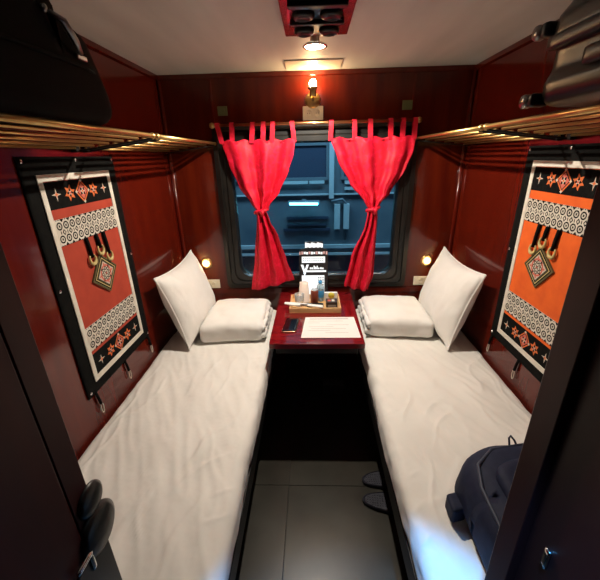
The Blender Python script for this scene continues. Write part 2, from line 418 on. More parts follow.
# ================================================================== wall hangings
def hanging(s):
    colname = 'redcloth' if s < 0 else 'orangecloth'
    lab = 'black-bordered embroidered hanging with brick-red centre on the left wall' if s < 0 else 'black-bordered embroidered hanging with bright orange centre on the right wall'
    y0, y1, z0, z1 = 1.105, 1.66, .764, 1.70
    t = thing('wall_hanging', (s * W, (y0 + y1) / 2, z0), lab, 'wall hanging')
    X = lambda off: s * (W - off)
    def slab(mb, a, b, c, d, o0, o1, bev=.001): mb.box(*sorted((X(o0), X(o1))), a, b, c, d, bev, 1); return mb
    def bdsp(p):
        q = p.copy(); q.x -= s * .0018 * (1 + nz(p, (1, 7, 5), s)) ; return q
    MB().m('blackcloth').rbox(*sorted((X(.001), X(.0055))), y0, y1, z0, z1, .002, 2, 30, 44, bdsp).build('cloth_backing', t)
    def ring(mb, a, b, c, d, w_, o0, o1):
        slab(mb, a, b, d - w_, d, o0, o1); slab(mb, a, b, c, c + w_, o0, o1); slab(mb, a, a + w_, c + w_, d - w_, o0, o1); slab(mb, b - w_, b, c + w_, d - w_, o0, o1)
    iy0, iy1 = 1.187, 1.575
    br = MB().m('ivory'); ring(br, 1.163, 1.599, .812, 1.642, .023, .008, .0125); br.build('cloth_border', t)
    slab(MB().m(colname), iy0, iy1, .836, 1.618, .008, .0105).build('centre_panel', t, label='brick red centre panel' if s < 0 else 'bright orange centre panel')
    o = .0118
    def quad(mb, m_, pts, off=o): mb.m(m_).poly([(X(off), y, z) for y, z in pts])
    def rect(mb, m_, a, b, c, d, off=o): quad(mb, m_, [(a, c), (b, c), (b, d), (a, d)], off)
    def dia(mb, m_, y, z, ry, rz, off): quad(mb, m_, [(y - ry, z), (y, z - rz), (y + ry, z), (y, z + rz)], off)
    def disc(mb, m_, y, z, r, off, n=10, ri=0):
        if ri:
            for k in range(n):
                a, c = 2 * PI * k / n, 2 * PI * (k + 1) / n
                quad(mb, m_, [(y + r * math.cos(a), z + r * math.sin(a)), (y + r * math.cos(c), z + r * math.sin(c)), (y + ri * math.cos(c), z + ri * math.sin(c)), (y + ri * math.cos(a), z + ri * math.sin(a))], off)
        else: quad(mb, m_, [(y + r * math.cos(2 * PI * k / n), z + r * math.sin(2 * PI * k / n)) for k in range(n)], off)
    def star(mb, m_, y, z, r, r2, n, off, ph=0):
        quad(mb, m_, [(y + (r if k % 2 == 0 else r2) * math.cos(ph + PI * k / n), z + (r if k % 2 == 0 else r2) * math.sin(ph + PI * k / n)) for k in range(2 * n)], off)
    # embroidered black bands with five motifs
    for zc, za, zb in ((1.572, 1.522, 1.617), (.882, .837, .930)):
        mb = MB().m('blackcloth'); slab(mb, iy0, iy1, za, zb, .009, .0118)
        sp = .074; cy = (iy0 + iy1) / 2
        for k, kind in ((-2, 0), (-1, 1), (0, 2), (1, 1), (2, 0)):
            y = cy + k * sp
            if kind == 0:
                star(mb, 'cream_thread', y, zc, .024, .006, 4, o + .0006); star(mb, 'orange_thread', y, zc, .012, .004, 4, o + .001)
            elif kind == 1:
                star(mb, 'orange_thread', y, zc, .031, .017, 6, o + .0006, .3); star(mb, 'blackcloth', y, zc, .020, .009, 4, o + .001)
                star(mb, 'cream_thread', y, zc, .012, .005, 4, o + .0014, PI / 4); disc(mb, 'pink_thread', y, zc, .005, o + .0018, 8)
            else:
                dia(mb, 'orange_thread', y, zc, .042, .045, o + .0006); dia(mb, 'blackcloth', y, zc, .034, .036, o + .001)
                dia(mb, 'pink_thread', y, zc, .029, .031, o + .0014); star(mb, 'blackcloth', y, zc, .021, .010, 4, o + .0018, PI / 4)
                star(mb, 'cream_thread', y, zc, .015, .006, 4, o + .0022); disc(mb, 'orange_thread', y, zc, .005, o + .0026, 8)
                for q in (-1, 1): star(mb, 'cream_thread', y, zc + q * .040, .008, .004, 4, o + .0026); star(mb, 'cream_thread', y + q * .038, zc, .008, .004, 4, o + .0026)
        mb.build('embroidered_band', t)
    # white bands with black line pattern
    for za, zb in ((1.391, 1.487), (.945, 1.050)):
        mb = MB().m('ivory'); slab(mb, iy0, iy1, za, zb, .009, .0118)
        n = 11; dy = (iy1 - iy0) / n; hz = (zb - za) / 2
        for r_ in range(2):
            zc = za + hz * (r_ + .5)
            for k in range(n):
                y = iy0 + dy * (k + .5)
                disc(mb, 'blackcloth', y, zc, .0150, o + .0006, 12, .0095)
                star(mb, 'blackcloth', y, zc, .0075, .003, 4, o + .0006, PI / 4)
        for r_ in range(3):
            zc = za + hz * r_
            for k in range(n + 1):
                y = iy0 + dy * k; yy = min(max(y, iy0 + .010), iy1 - .010)
                if 0 < k < n:
                    if r_ == 1: dia(mb, 'blackcloth', yy, zc, .010, .012, o + .0006); dia(mb, 'ivory', yy, zc, .005, .006, o + .001)
                    else: quad(mb, 'blackcloth', [(yy - .010, zc), (yy + .010, zc), (yy, zc + (.012 if r_ == 0 else -.012))], o + .0006)
            if r_ != 1:
                for k in range(34):
                    y = iy0 + (iy1 - iy0) * (k + .25) / 34; zz = zc + (.0005 if r_ == 0 else -.0035)
                    rect(mb, 'blackcloth', y, y + .006, zz, zz + .003, o + .0014)
        for k in range(n):     # small leaf marks between rings
            y = iy0 + dy * (k + .5)
            rect(mb, 'blackcloth', y - .002, y + .002, za + hz - .006, za + hz + .006, o + .0012)
        mb.build('patterned_band', t)
    # diamond medallion with three cords
    cy, cz, R = (1.392, 1.222, .094) if s < 0 else (1.400, 1.235, .094)
    if s > 0: cz = 1.222
    mb = MB(); tilt = .10 * (-s)
    def td(m_, r, off):
        P = []
        for k in range(4):
            a = PI / 2 * k + tilt; P.append((cy + r * math.cos(a) * 1.0, cz + r * math.sin(a) * .95))
        quad(mb, m_, P, off)
    P4 = [(cy + R * math.cos(PI / 2 * k + tilt), cz + R * .95 * math.sin(PI / 2 * k + tilt)) for k in range(4)]
    base = [mb.m('olive').bm.verts.new((X(.0118), y, z)) for y, z in P4]; top = [mb.bm.verts.new((X(.019), y, z)) for y, z in P4]
    mb.bm.faces.new(top).material_index = mb.mi
    for k in range(4): mb.bm.faces.new((base[k], base[(k + 1) % 4], top[(k + 1) % 4], top[k])).material_index = mb.mi
    q = .0194
    td('blackcloth', R * .90, q); td('gold', R * .82, q + .0004); td('blackcloth', R * .76, q + .0008); td('olive', R * .70, q + .0012); td('blackcloth', R * .66, q + .0016); td('cream_thread', R * .62, q + .0018)
    disc(mb, 'pink_thread', cy, cz, R * .42, q + .0022, 16, R * .33)
    for k in range(8):
        a = k * PI / 4; disc(mb, 'blackcloth', cy + R * .24 * math.cos(a), cz + R * .24 * math.sin(a), R * .09, q + .0024, 10, R * .05)
    star(mb, 'blackcloth', cy, cz, R * .17, R * .05, 4, q + .0026, PI / 4); star(mb, 'pink_thread', cy, cz, R * .07, R * .03, 4, q + .003)
    for k in range(4):
        a = PI / 2 * k + tilt; star(mb, 'pink_thread', cy + R * .47 * math.cos(a), cz + R * .45 * math.sin(a), R * .09, R * .04, 4, q + .0026)
        a += PI / 4; star(mb, 'blackcloth', cy + R * .37 * math.cos(a), cz + R * .37 * math.sin(a), R * .08, R * .03, 4, q + .0026)
    mb.build('diamond_medallion', t)
    for dy, zt, zb in ((-.062, 1.392, 1.310), (.005, 1.392, 1.335), (.058, 1.392, 1.295)):
        y = cy + dy
        c_ = MB().m('blackcloth').tube([(X(.017), y - .006, zt), (X(.019), y - .002, (zt + zb) / 2), (X(.020), y, zb)], .0075, 8); c_.build('hanging_cord', t)
        g = MB().m('gold'); P = [(X(.020), y + .019 * math.cos(a), zb - .006 + .022 * math.sin(a)) for a in [PI * (.75 + 1.5 * k / 14) for k in range(15)]]
        g.tube(P, [.0025 + .005 * math.sin(PI * k / 14) for k in range(15)], 8); g.build('horn_pendant', t)
    # press studs and bottom loops
    for y, z in ((1.122, 1.685), (1.39, 1.688), (1.645, 1.685), (1.645, 1.24), (1.122, 1.24), (1.122, .785), (1.645, .785)):
        MB().m('chrome').lathe([(.006, 0), (.0075, .002), (.005, .005), (0, .006)], (X(.007), y, z), (-s, 0, 0), 12).build('press_stud', t)
    for y in (1.150, 1.392, 1.640):
        lp = MB().m('blackcloth'); lp.tube([(X(.006), y, .768), (X(.010), y + .004, .735), (X(.010), y + .008, .705)], .006, 6)
        lp.build('strap', t)
        lr = MB().m('cream_thread'); lr.tube([(X(.011), y + .009 + .008 * math.sin(a), .682 + .024 * math.cos(a)) for a in [2 * PI * k / 16 for k in range(16)]], .0025, 6, closed=True)
        lr.build('strap_ring', t)
    return t
hanging(-1); hanging(1)

# ================================================================== luggage racks
def rack(s):
    t = thing('luggage_rack', (s * W, 1.4, 1.70), 'brass luggage rack on the %s wall carrying the %s suitcase' % (('left', 'soft black') if s < 0 else ('right', 'hard-shell')), 'luggage rack')
    def P(k, y):     # k 0 at front rail .. 1 at wall
        return (s * (.631 + .299 * k), y, 1.767 - .037 * k)
    for ya, yb in ((.47, 1.415), (1.455, 2.325)):
        for i in range(6):
            MB().m('brass').tube([P(i / 5, ya), P(i / 5, yb)], .0085 if i == 0 else .0048, 10).build('front_rail' if i == 0 else 'rod', t)
        for y in (ya + .02, yb - .006):
            MB().m('blackmetal').tube([Vector(P(0, y)) - Vector((0, 0, .010)), Vector(P(1.06, y)) - Vector((0, 0, .010))], .004, 8).build('crossbar', t)
    for y in (1.415, 1.455):
        MB().m('brass').lathe([(0, -.012), (.009, -.011), (.0125, 0), (.009, .011), (0, .012)], P(0, y), (0, 1, 0), 14).build('end_knob', t)
    MB().m('brass').lathe([(0, -.010), (.010, -.008), (.011, .004), (.008, .014)], P(0, 2.326), (0, 1, 0), 14).build('end_knob', t)
    for y in (1.40, 1.47):
        MB().m('blackmetal').box(*sorted((s * .925, s * .949)), y - .012, y + .012, 1.715, 1.745, .003).build('wall_bracket', t)
rack(-1); rack(1)

# suitcases
t = thing('suitcase', (-.76, .8, 1.775), 'soft black suitcase lying on the left luggage rack', 'suitcase')
def ldsp(p):
    q = p.copy(); k = max(0, (p.y - .82) / .28)
    q.z -= .085 * k * max(0, (p.z - 1.86) / .215)
    if p.y > .95: q.y -= .07 * max(0, (p.z - 1.84) / .22)
    return q
MB().m('softblack').rbox(-.93, -.600, .47, 1.130, 1.777, 2.075, .045, 14, 24, 14, ldsp).build('suitcase_body', t)
MB().m('softblack').tube([(-.604, .50, 1.90), (-.597, .60, 1.905), (-.597, 1.00, 1.905), (-.606, 1.06, 1.90)], .005, 8).build('zip_ridge', t)
hn = MB().m('steel')
hn.tube([(-.592, .900, 1.990), (-.580, .925, 1.980), (-.580, .955, 1.950), (-.590, .985, 1.930)], [.005, .008, .008, .005], 8)
hn.lathe([(0, 0), (.008, 0), (.008, .006), (0, .009)], (-.598, .890, 1.993), (1, 0, 0), 12)
hn.box(-.602, -.594, .975, 1.015, 1.918, 1.931, .003)
hn.build('handle_bracket', t)

t = thing('suitcase', (.78, .8, 1.775), 'dark grey-green hard-shell suitcase with wheels on the right luggage rack', 'suitcase')
def rdsp(p):
    q = p.copy()
    if p.x < .70:
        a = (p.z - 1.79) / .30
        q.x += .007 * (1 - math.copysign(min(1, abs(math.sin(a * PI * 4)) * 1.6), math.sin(a * PI * 4)))
        if p.z > 2.0: q.x += .20 * (p.z - 2.0)
    if p.y > .95 and p.z > 1.98: q.y -= .35 * (p.z - 1.98)
    return q
MB().m('shell').rbox(.618, .93, .47, 1.120, 1.790, 2.09, .040, 12, 24, 40, rdsp).build('suitcase_shell', t)
MB().m('shell_black').rbox(.606, .70, .48, 1.10, 1.925, 1.960, .008, 8, 20, 4).build('closing_band', t)
MB().m('shell_black').rbox(.612, .632, .72, .96, 1.865, 1.905, .009, 4, 14, 4).build('side_handle', t)
MB().m('grey').rbox(.644, .652, .96, 1.02, 2.035, 2.055, .002, 3, 6, 3).build('name_plate', t)
for z in (1.815, 1.982):
    wh = MB().m('shell_black'); wh.rbox(.605, .655, 1.112, 1.140, z - .018, z + .018, .008, 4, 4, 4)
    wh.build('wheel_housing', t)
    MB().m('steel').lathe([(0, -.012), (.016, -.012), (.019, -.006), (.019, .006), (.016, .012), (0, .012)], (.612, 1.150, z), (1, 0, 0), 18).build('wheel', t)

# ================================================================== table
t = thing('folding_table', (0, 1.96, .60), 'glossy dark red lacquered table between the two berths under the window', 'table')
MB().m('table').box(-.257, .257, 1.576, 2.318, .718, .750, .004).build('tabletop', t)
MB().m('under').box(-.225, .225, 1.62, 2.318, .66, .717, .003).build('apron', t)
for x in (-.19, .19):
    MB().m('blackmetal').tube([(x, 2.315, .30), (x, 1.80, .655)], .010, 8).build('brace', t)
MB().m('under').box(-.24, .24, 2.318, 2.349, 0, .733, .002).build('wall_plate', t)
MB().m('vent').box(.055, .205, 2.10, 2.17, 0, .085, .006).build('electrical_box', org=(.13, 2.13, 0), label='small dim grey box standing on the floor under the table', cat='box')

# sign stand
t = thing('sign_stand', (-.012, 2.24, .75), 'black tabletop sign with glowing white rows in front of the window', 'sign')
MB().m('sign').box(-.085, .060, 2.205, 2.262, .7505, .758, .002).build('sign_base', t)
bd = MB().m('sign')
prof = [(-.110, .758), (.086, .758), (.086, 1.075), (.076, 1.095), (.050, 1.102), (-.074, 1.102), (-.100, 1.095), (-.110, 1.075)]
A = [bd.bm.verts.new((x, 2.224, z)) for x, z in prof]; B = [bd.bm.verts.new((x, 2.236, z)) for x, z in prof]
bd.bm.faces.new(A); bd.bm.faces.new(B[::-1])
for j in range(len(prof)): bd.bm.faces.new((A[j], B[j], B[(j + 1) % len(prof)], A[(j + 1) % len(prof)]))
bd.box(-.070, .052, 2.225, 2.235, 1.098, 1.150, .002)
bd.build('sign_board', t)
yf = 2.2225
def sq(mb, m_, x0, x1, z0, z1, y=yf): mb.m(m_).box(x0, x1, y, 2.2245, z0, z1)
mk = MB()
for k in range(9): sq(mk, 'sign_lit', -.068 + k * .0134, -.068 + k * .0134 + .0112, 1.108 + (k % 2) * .003, 1.143 - (k % 3) * .003)
mk.build('glowing_row', t)
mk = MB()
sq(mk, 'sign_pink', -.108, -.100, 1.060, 1.080); sq(mk, 'sign_pink', .070, .082, 1.060, 1.082)
for k in range(10): sq(mk, 'sign_lit' if k % 3 else 'sign_pink', -.094 + k * .0162, -.094 + k * .0162 + .0125, 1.062 + (k % 2) * .003, 1.082 - (k % 3) * .002)
mk.build('glowing_row', t)
mk = MB(); sq(mk, 'sign_lit', -.092, .066, 1.003, 1.046)
for r_, zz in enumerate((1.031, 1.016)):
    for k in range(11): sq(mk, 'sign_grey', -.084 + k * .013, -.084 + k * .013 + .007, zz, zz + .005, 2.2218)
mk.build('glowing_row', t)
mk = MB().m('sign_lit')     # the big V with its underline and small word
yv = 2.2222
for Pn in ([(-.100, .990), (-.082, .990), (-.066, .925), (-.075, .915)], [(-.044, .990), (-.060, .990), (-.082, .925), (-.071, .915)]):
    a = [mk.bm.verts.new((x, yv, z)) for x, z in Pn]; c_ = [mk.bm.verts.new((x, 2.2245, z)) for x, z in Pn]
    mk.bm.faces.new(a); mk.bm.faces.new(c_[::-1])
    for j in range(4): mk.bm.faces.new((a[j], c_[j], c_[(j + 1) % 4], a[(j + 1) % 4]))
mk.box(-.060, .074, yv, 2.2245, .936, .948)
for x, wd, h in ((-.038, .010, .014), (-.026, .010, .014), (-.012, .007, .026), (-.004, .012, .018), (.010, .006, .026), (.018, .010, .012), (.032, .012, .014), (.046, .010, .012)):
    mk.box(x, x + wd, yv, 2.2245, .956, .956 + h, .001, 1)
mk.build('letter_v_logo', t)
mk = MB(); sq(mk, 'sign_lit', -.094, .062, .768, .912)
for r_ in range(8):
    for k in range(3): sq(mk, 'sign_grey', .018 + k * .015, .018 + k * .015 + .009, .775 + r_ * .0165, .775 + r_ * .0165 + .008, 2.2218)
mk.build('glowing_panel', t)

# tray and the things on it
t = thing('serving_tray', (-.005, 2.065, .75), 'shallow pale bamboo serving tray on the table', 'tray')
tx0, tx1, ty0, ty1 = -.170, .160, 1.955, 2.190
MB().m('tray').box(tx0, tx1, ty0, ty1, .7502, .758, .001).build('tray_base', t)
MB().m('tray').box(tx0, tx1, ty0, ty0 + .010, .758, .785, .002).box(tx0, tx1, ty1 - .010, ty1, .758, .785, .002).box(tx0, tx0 + .010, ty0 + .010, ty1 - .010, .758, .785, .002).box(tx1 - .010, tx1, ty0 + .010, ty1 - .010, .758, .785, .002).build('tray_rim', t)
MB().m('cup').lathe([(0, .0), (.040, 0), (.041, .004), (.039, .006), (.028, .135), (0, .135)], (-.078, 2.132, .7590), n=28).build('paper_cup', org=(-.078, 2.14, .759), label='white paper cup standing upside down at the back left of the tray', cat='cup')
gm = MB().m('clear').lathe([(0, 0), (.026, 0), (.033, .082), (.0305, .082), (.024, .008), (0, .008)], (-.108, 2.060, .7585), n=28)
gm.build('drinking_glass', org=(-.108, 2.06, .7585), label='short clear drinking glass on the left of the tray', cat='glass')
t = thing('drink_can', (-.008, 2.100, .7585), 'slim brown-red can in the middle of the tray', 'can')
MB().m('can').lathe([(0, 0), (.022, 0), (.026, .005), (.026, .088), (.023, .094)], (-.008, 2.100, .7585), n=28).build('can_body', t)
MB().m('chrome').lathe([(.023, .094), (.0235, .097), (.021, .095), (0, .094)], (-.008, 2.100, .7585), n=28).build('can_lid', t)
t = thing('water_bottle', (.032, 2.140, .7585), 'small clear water bottle with blue label behind the packets', 'bottle')
MB().m('water').lathe([(0, 0), (.023, 0), (.025, .006), (.025, .020), (.025, .095), (.020, .112), (.010, .124), (.010, .132), (0, .132)], (.032, 2.140, .7585), n=24).build('bottle_body', t)
MB().m('blue').lathe([(.0255, .030), (.0258, .031), (.0258, .078), (.0255, .079)], (.032, 2.140, .7585), n=24).build('bottle_label', t)
MB().m('blue').lathe([(.0115, .126), (.012, .127), (.012, .143), (0, .144)], (.032, 2.140, .7585), n=18).build('bottle_cap', t)
# packets at the right of the tray
t = thing('tea_packet', (.105, 2.140, .7585), 'white packet with a yellow picture standing at the back right of the tray', 'packet')
MB().m('paper').box(.060, .148, 2.128, 2.150, .7585, .820, .004).build('packet_body', t)
mk = MB().m('yellow'); mk.lathe([(0, 0), (.022, 0), (.022, .001), (0, .001)], (.106, 2.128, .800), (0, -1, 0), 20); mk.build('packet_picture', t)
t = thing('tea_packet', (.105, 2.055, .7585), 'dark brown packet with a grey label strip at the front right of the tray', 'packet')
MB().m('darkpack').box(.066, .140, 2.010, 2.080, .7585, .800, .003).build('packet_body', t)
mk = MB().m('grey').box(.078, .130, 2.0090, 2.0102, .770, .782); mk.m('pink_thread').box(.078, .098, 2.030, 2.055, .800, .8008); mk.m('cream_thread').box(.104, .122, 2.028, 2.060, .800, .8008); mk.build('packet_print', t)
t = thing('toiletry_packet', (-.075, 1.985, .786), 'long flat white packet with a black label lying across the tray front', 'packet')
def pk(p):
    q = p.copy(); k = (p.x + .205) / .25
    q.y -= .055 * k - .02; q.z += .004 * nz(p, (14, 30, 1), 2); q.z = max(.7862, q.z); return q
MB().m('paper').rbox(-.205, .045, 1.985, 2.022, .7865, .796, .004, 24, 6, 3, pk).build('packet_body', t)
MB().m('darkpack').poly([(-.100, 1.975, .8005), (-.055, 1.965, .8005), (-.053, 1.980, .8005), (-.098, 1.990, .8005)]).build('packet_label', t, solid=.001)
MB().m('blackplastic').rbox(-.060, .050, 2.025, 2.062, .7586, .778, .006, 12, 6, 4).build('comb_case', org=(-.0, 2.06, .7586), label='flat black case lying in the tray behind the long white packet', cat='case')

t = thing('smartphone', (-.150, 1.79, .7505), 'black smartphone lying screen up on the left of the table', 'phone')
def ph(p):
    q = p.copy(); q.x += (p.y - 1.79) * .10; return q
MB().m('bronze').rbox(-.192, -.108, 1.700, 1.872, .7506, .7585, .004, 8, 12, 3, ph).build('phone_body', t)
MB().m('screen').rbox(-.189, -.111, 1.703, 1.869, .7578, .7592, .0006, 6, 8, 2, ph).build('phone_screen', t)
t = thing('placemat', (.085, 1.765, .7502), 'white printed paper sheet lying at the front of the table', 'paper')
MB().m('paper').poly([(-.087, 1.640, .7515), (.243, 1.640, .7515), (.232, 1.895, .7515), (-.066, 1.895, .7515)]).build('paper_sheet', t, solid=.001)
mk = MB().m('print')
mk.box(-.040, .195, 1.866, 1.874, .7517, .7519)
for k, (a, b_) in enumerate(((-.045, .16), (-.05, .02), (.06, .19), (-.045, .10), (-.03, .17), (-.05, .08), (.05, .18))):
    mk.box(a, b_, 1.84 - k * .024, 1.842 - k * .024, .7517, .7519)
mk.build('paper_print', t)

# ================================================================== curtains
rod = thing('curtain_rod', (0, 2.272, 1.866), 'copper curtain rod with end finials above the window', 'curtain rod')
RY, RZ = 2.272, 1.866
MB().m('copper').tube([(-.605, RY, RZ), (.605, RY, RZ)], .0085, 14).build('rod', rod)
for x in (-.612, 0, .612):
    MB().m('brass').tube([(x, RY, RZ), (x, D - .002, RZ)], .005, 8).lathe([(.018, 0), (.018, .004), (.008, .008), (0, .010)], (x, D - .001, RZ), (0, -1, 0), 16).build('rod_bracket', rod)
for s in (-1, 1):
    MB().m('brass').lathe([(.010, 0), (.010, .006), (.016, .014), (.018, .024), (.012, .034), (0, .038)], (s * .603, RY, RZ), (s, 0, 0), 18).build('finial', rod)

def interp(tab, z):
    for (za, xa), (zb, xb) in zip(tab, tab[1:]):
        if za >= z >= zb:
            k = (za - z) / (za - zb); k = k * k * (3 - 2 * k) * .5 + k * .5
            return xa + (xb - xa) * k
    return tab[-1][1] if z < tab[-1][0] else tab[0][1]
def curtain(lefts, rights, zb_l, zb_r, tie, tabs, label, seed):
    ty = 2.268
    t = thing('curtain', (sum(tie[:2]) / 2, ty, min(zb_l, zb_r)), label, 'curtain')
    ztop = 1.785
    nu, nv = 72, 90
    def fn(u, v):
        zb = zb_l + (zb_r - zb_l) * u - .012 * math.sin(PI * u)
        z = ztop + (zb - ztop) * v
        xl, xr = interp(lefts, z), interp(rights, z)
        uu = u + .02 * math.sin(u * 9 + seed)
        x = xl + (xr - xl) * u
        wdt = max(.05, xr - xl)
        amp = .017 + .005 * max(0, 1 - (wdt - .07) / .25)
        dz = abs(z - tie[2]); 
        fold = 1.25 * amp * math.sin(2 * PI * (uu * 2.6) + seed) + .22 * amp * math.sin(2 * PI * uu * 7.3 + seed * 2)
        fold = math.copysign(abs(fold / amp) ** .8 * amp, fold) * (.55 + .45 * min(1, v * 5)) * (1 if dz > .05 else .5 + 10 * dz)
        lift = .010 * max(0, 1 - dz / .12)
        z2 = z - .012 * math.sin(PI * 5 * u + seed) ** 2 * (1 if v < .02 else 0)
        return Vector((x, ty + fold * .9 - lift + .006 * noise.noise(Vector((x * 18, z * 12, seed))), z2))
    MB().m('curtain').grid(fn, nu, nv).build('curtain_cloth', t, solid=.002)
    for x, xe in tabs:
        P = []
        for a in range(9):
            an = PI * a / 8; P.append((RY - .0145 * math.cos(an), RZ + .0145 * math.sin(an)))
        path = [(ty - .004, ztop - .022), (RY - .0145, RZ - .02)] + P + [(RY + .0145, RZ - .02), (ty + .008, ztop - .018)]
        tb = MB().m('curtain'); hw = .0135
        for a, (p0, p1) in enumerate(zip(path, path[1:])):
            n_ = len(path) - 1
            def X(k): 
                z = path[k][1]; return xe + (x - xe) * min(1, max(0, (z - ztop) / (RZ - ztop)))
            tb.poly([(X(a) - hw, p0[0], p0[1]), (X(a) + hw, p0[0], p0[1]), (X(a + 1) + hw, p1[0], p1[1]), (X(a + 1) - hw, p1[0], p1[1])])
        bmesh.ops.remove_doubles(tb.bm, verts=tb.bm.verts[:], dist=.0003)
        tb.build('tab_loop', t, solid=.002)
    tx0, tx1, tz = tie
    P = []
    for k in range(28):
        a = 2 * PI * k / 28; P.append(((tx0 + tx1) / 2 + (tx1 - tx0) / 2 * 1.12 * math.cos(a), ty - .004 + .030 * math.sin(a), tz + .012 * math.cos(a) + .004 * math.sin(2 * a)))
    MB().m('curtain').tube(P, [.011 + .003 * math.sin(k * 1.9) for k in range(28)], 8, closed=True).tube(
        [((tx0 + tx1) / 2, ty - .034, tz), ((tx0 + tx1) / 2 + .012, ty - .044, tz - .004), ((tx0 + tx1) / 2 + .004, ty - .040, tz - .035)], [.014, .013, .008], 8).build('tieback', t)
curtain([(1.80, -.585), (1.645, -.545), (1.505, -.492), (1.40, -.42), (1.352, -.385), (1.30, -.388), (1.043, -.420), (.78, -.462)],
        [(1.80, -.112), (1.70, -.128), (1.60, -.162), (1.47, -.225), (1.39, -.292), (1.352, -.318), (1.30, -.300), (1.181, -.245), (1.02, -.198), (.87, -.146), (.70, -.13)],
        .787, .872, (-.388, -.316, 1.352), [(-.592, -.572), (-.502, -.508), (-.374, -.388), (-.308, -.318), (-.252, -.262), (-.135, -.124)],
        'red damask curtain tied back at the left of the window', 1.3)
curtain([(1.80, .088), (1.654, .143), (1.515, .222), (1.40, .318), (1.355, .345), (1.30, .338), (1.246, .330), (1.034, .246), (.81, .200), (.70, .19)],
        [(1.80, .616), (1.70, .610), (1.603, .574), (1.442, .482), (1.39, .430), (1.355, .408), (1.297, .414), (1.143, .412), (.894, .409), (.773, .375)],
        .822, .778, (.345, .408, 1.352), [(.102, .098), (.240, .245), (.335, .340), (.455, .462), (.530, .532), (.600, .603)],
        'red damask curtain tied back at the right of the window', 4.4)

# ================================================================== lamps and wall fittings
t = thing('wall_lamp', (-.008, D, 2.02), 'brass wall lamp with a bare glowing bulb above the window', 'lamp')
MB().m('brass').lathe([(.046, 0), (.048, .006), (.040, .014), (.014, .020), (0, .021)], (-.008, D - .0005, 1.995), (0, -1, 0), 28).build('back_plate', t)
MB().m('brass').tube([(-.008, D - .018, 1.995), (-.008, D - .050, 1.998), (-.008, D - .062, 2.012)], .008, 10).build('lamp_arm', t)
MB().m('brass').lathe([(.012, 0), (.020, .004), (.020, .034), (.028, .046), (.030, .050), (.018, .048)], (-.008, D - .062, 2.005), n=20).build('bulb_socket', t)
MB().m('bulb').lathe([(0, 0), (.012, .001), (.018, .012), (.021, .026), (.015, .041), (0, .048)], (-.008, D - .062, 2.051), n=12).build('light_bulb', t)
def outlet(x, z, w_, h, m_, label, holes=2, cat='socket'):
    t = thing('wall_socket', (x, D, z - h / 2), label, cat)
    MB().m(m_).box(x - w_ / 2, x + w_ / 2, D - .010, D - .0005, z - h / 2, z + h / 2, .003).build('face_plate', t)
    for k in range(holes):
        xx = x + (k - (holes - 1) / 2) * w_ * .42
        MB().m(m_).lathe([(.2 * w_, 0), (.2 * w_, .002), (.16 * w_, .002), (.15 * w_, .0005), (0, .0005)], (xx, D - .010, z), (0, -1, 0), 20).m('blackplastic').box(xx - .008, xx - .005, D - .0115, D - .010, z - .003, z + .003).box(xx + .005, xx + .008, D - .0115, D - .010, z - .003, z + .003).build('socket_outlet', t)
    return t
outlet(-.008, 1.925, .125, .078, 'cream', 'cream double socket plate on the back wall just above the curtain rod')
outlet(-.758, .812, .100, .066, 'cream', 'cream socket plate beside the window behind the left upright pillow', 1)
outlet(.765, .822, .105, .066, 'cream', 'cream socket plate beside the window behind the right upright pillow', 1)
for x, z, sd in ((-.568, 1.952, 'left'), (.565, 1.955, 'right')):
    t = thing('wall_plate', (x, D, z - .03), 'small dull green plate on the back wall above the %s curtain' % sd, 'wall plate')
    MB().m('green_plate').box(x - .030, x + .030, D - .007, D - .0005, z - .026, z + .026, .002).build('face_plate', t)
    MB().m('green_plate').box(x - .014, x + .014, D - .0085, D - .007, z - .010, z + .010, .001).build('centre_tab', t)
for s in (-1, 1):
    x, z = s * .790, .973
    t = thing('reading_lamp', (x, D, z), 'small round glowing reading lamp on the back wall at the %s of the window' % ('left' if s < 0 else 'right'), 'lamp')
    MB().m('brass').lathe([(.040, 0), (.041, .006), (.034, .012), (.030, .012)], (x, D - .0005, z), (0, -1, 0), 28).build('lamp_rim', t)
    MB().m('glow').lathe([(.034, .006), (.030, .012), (.020, .016), (.0185, .016)], (x, D - .0005, z), (0, -1, 0), 28).build('frosted_ring', t)
    MB().m('read').lathe([(.0185, .015), (.014, .021), (0, .024)], (x, D - .0005, z), (0, -1, 0), 20).build('lamp_lens', t)

t = thing('ceiling_downlight', (0, 1.72, Z), 'round chrome downlight on a short neck under the ceiling', 'lamp')
MB().m('cream').lathe([(.020, 0), (.020, .028)], (0, 1.72, Z - .0285), n=20).build('lamp_neck', t)
MB().m('chrome').lathe([(.020, .014), (.040, .012), (.052, .004), (.052, 0), (.041, -.001), (.040, .003)], (0, 1.72, Z - .042), n=32).build('lamp_rim', t)
MB().m('led').lathe([(.040, 0), (0, -.001)], (0, 1.72, Z - .0415), n=24).build('lamp_lens', t)

t = thing('ceiling_hatch', (0, 2.21, Z), 'thin cream panel on the ceiling right above the wall lamp', 'ceiling panel')
MB().m('cream').box(-.160, .150, 2.10, 2.29, Z - .006, Z - .0005, .002).build('hatch_panel', t)

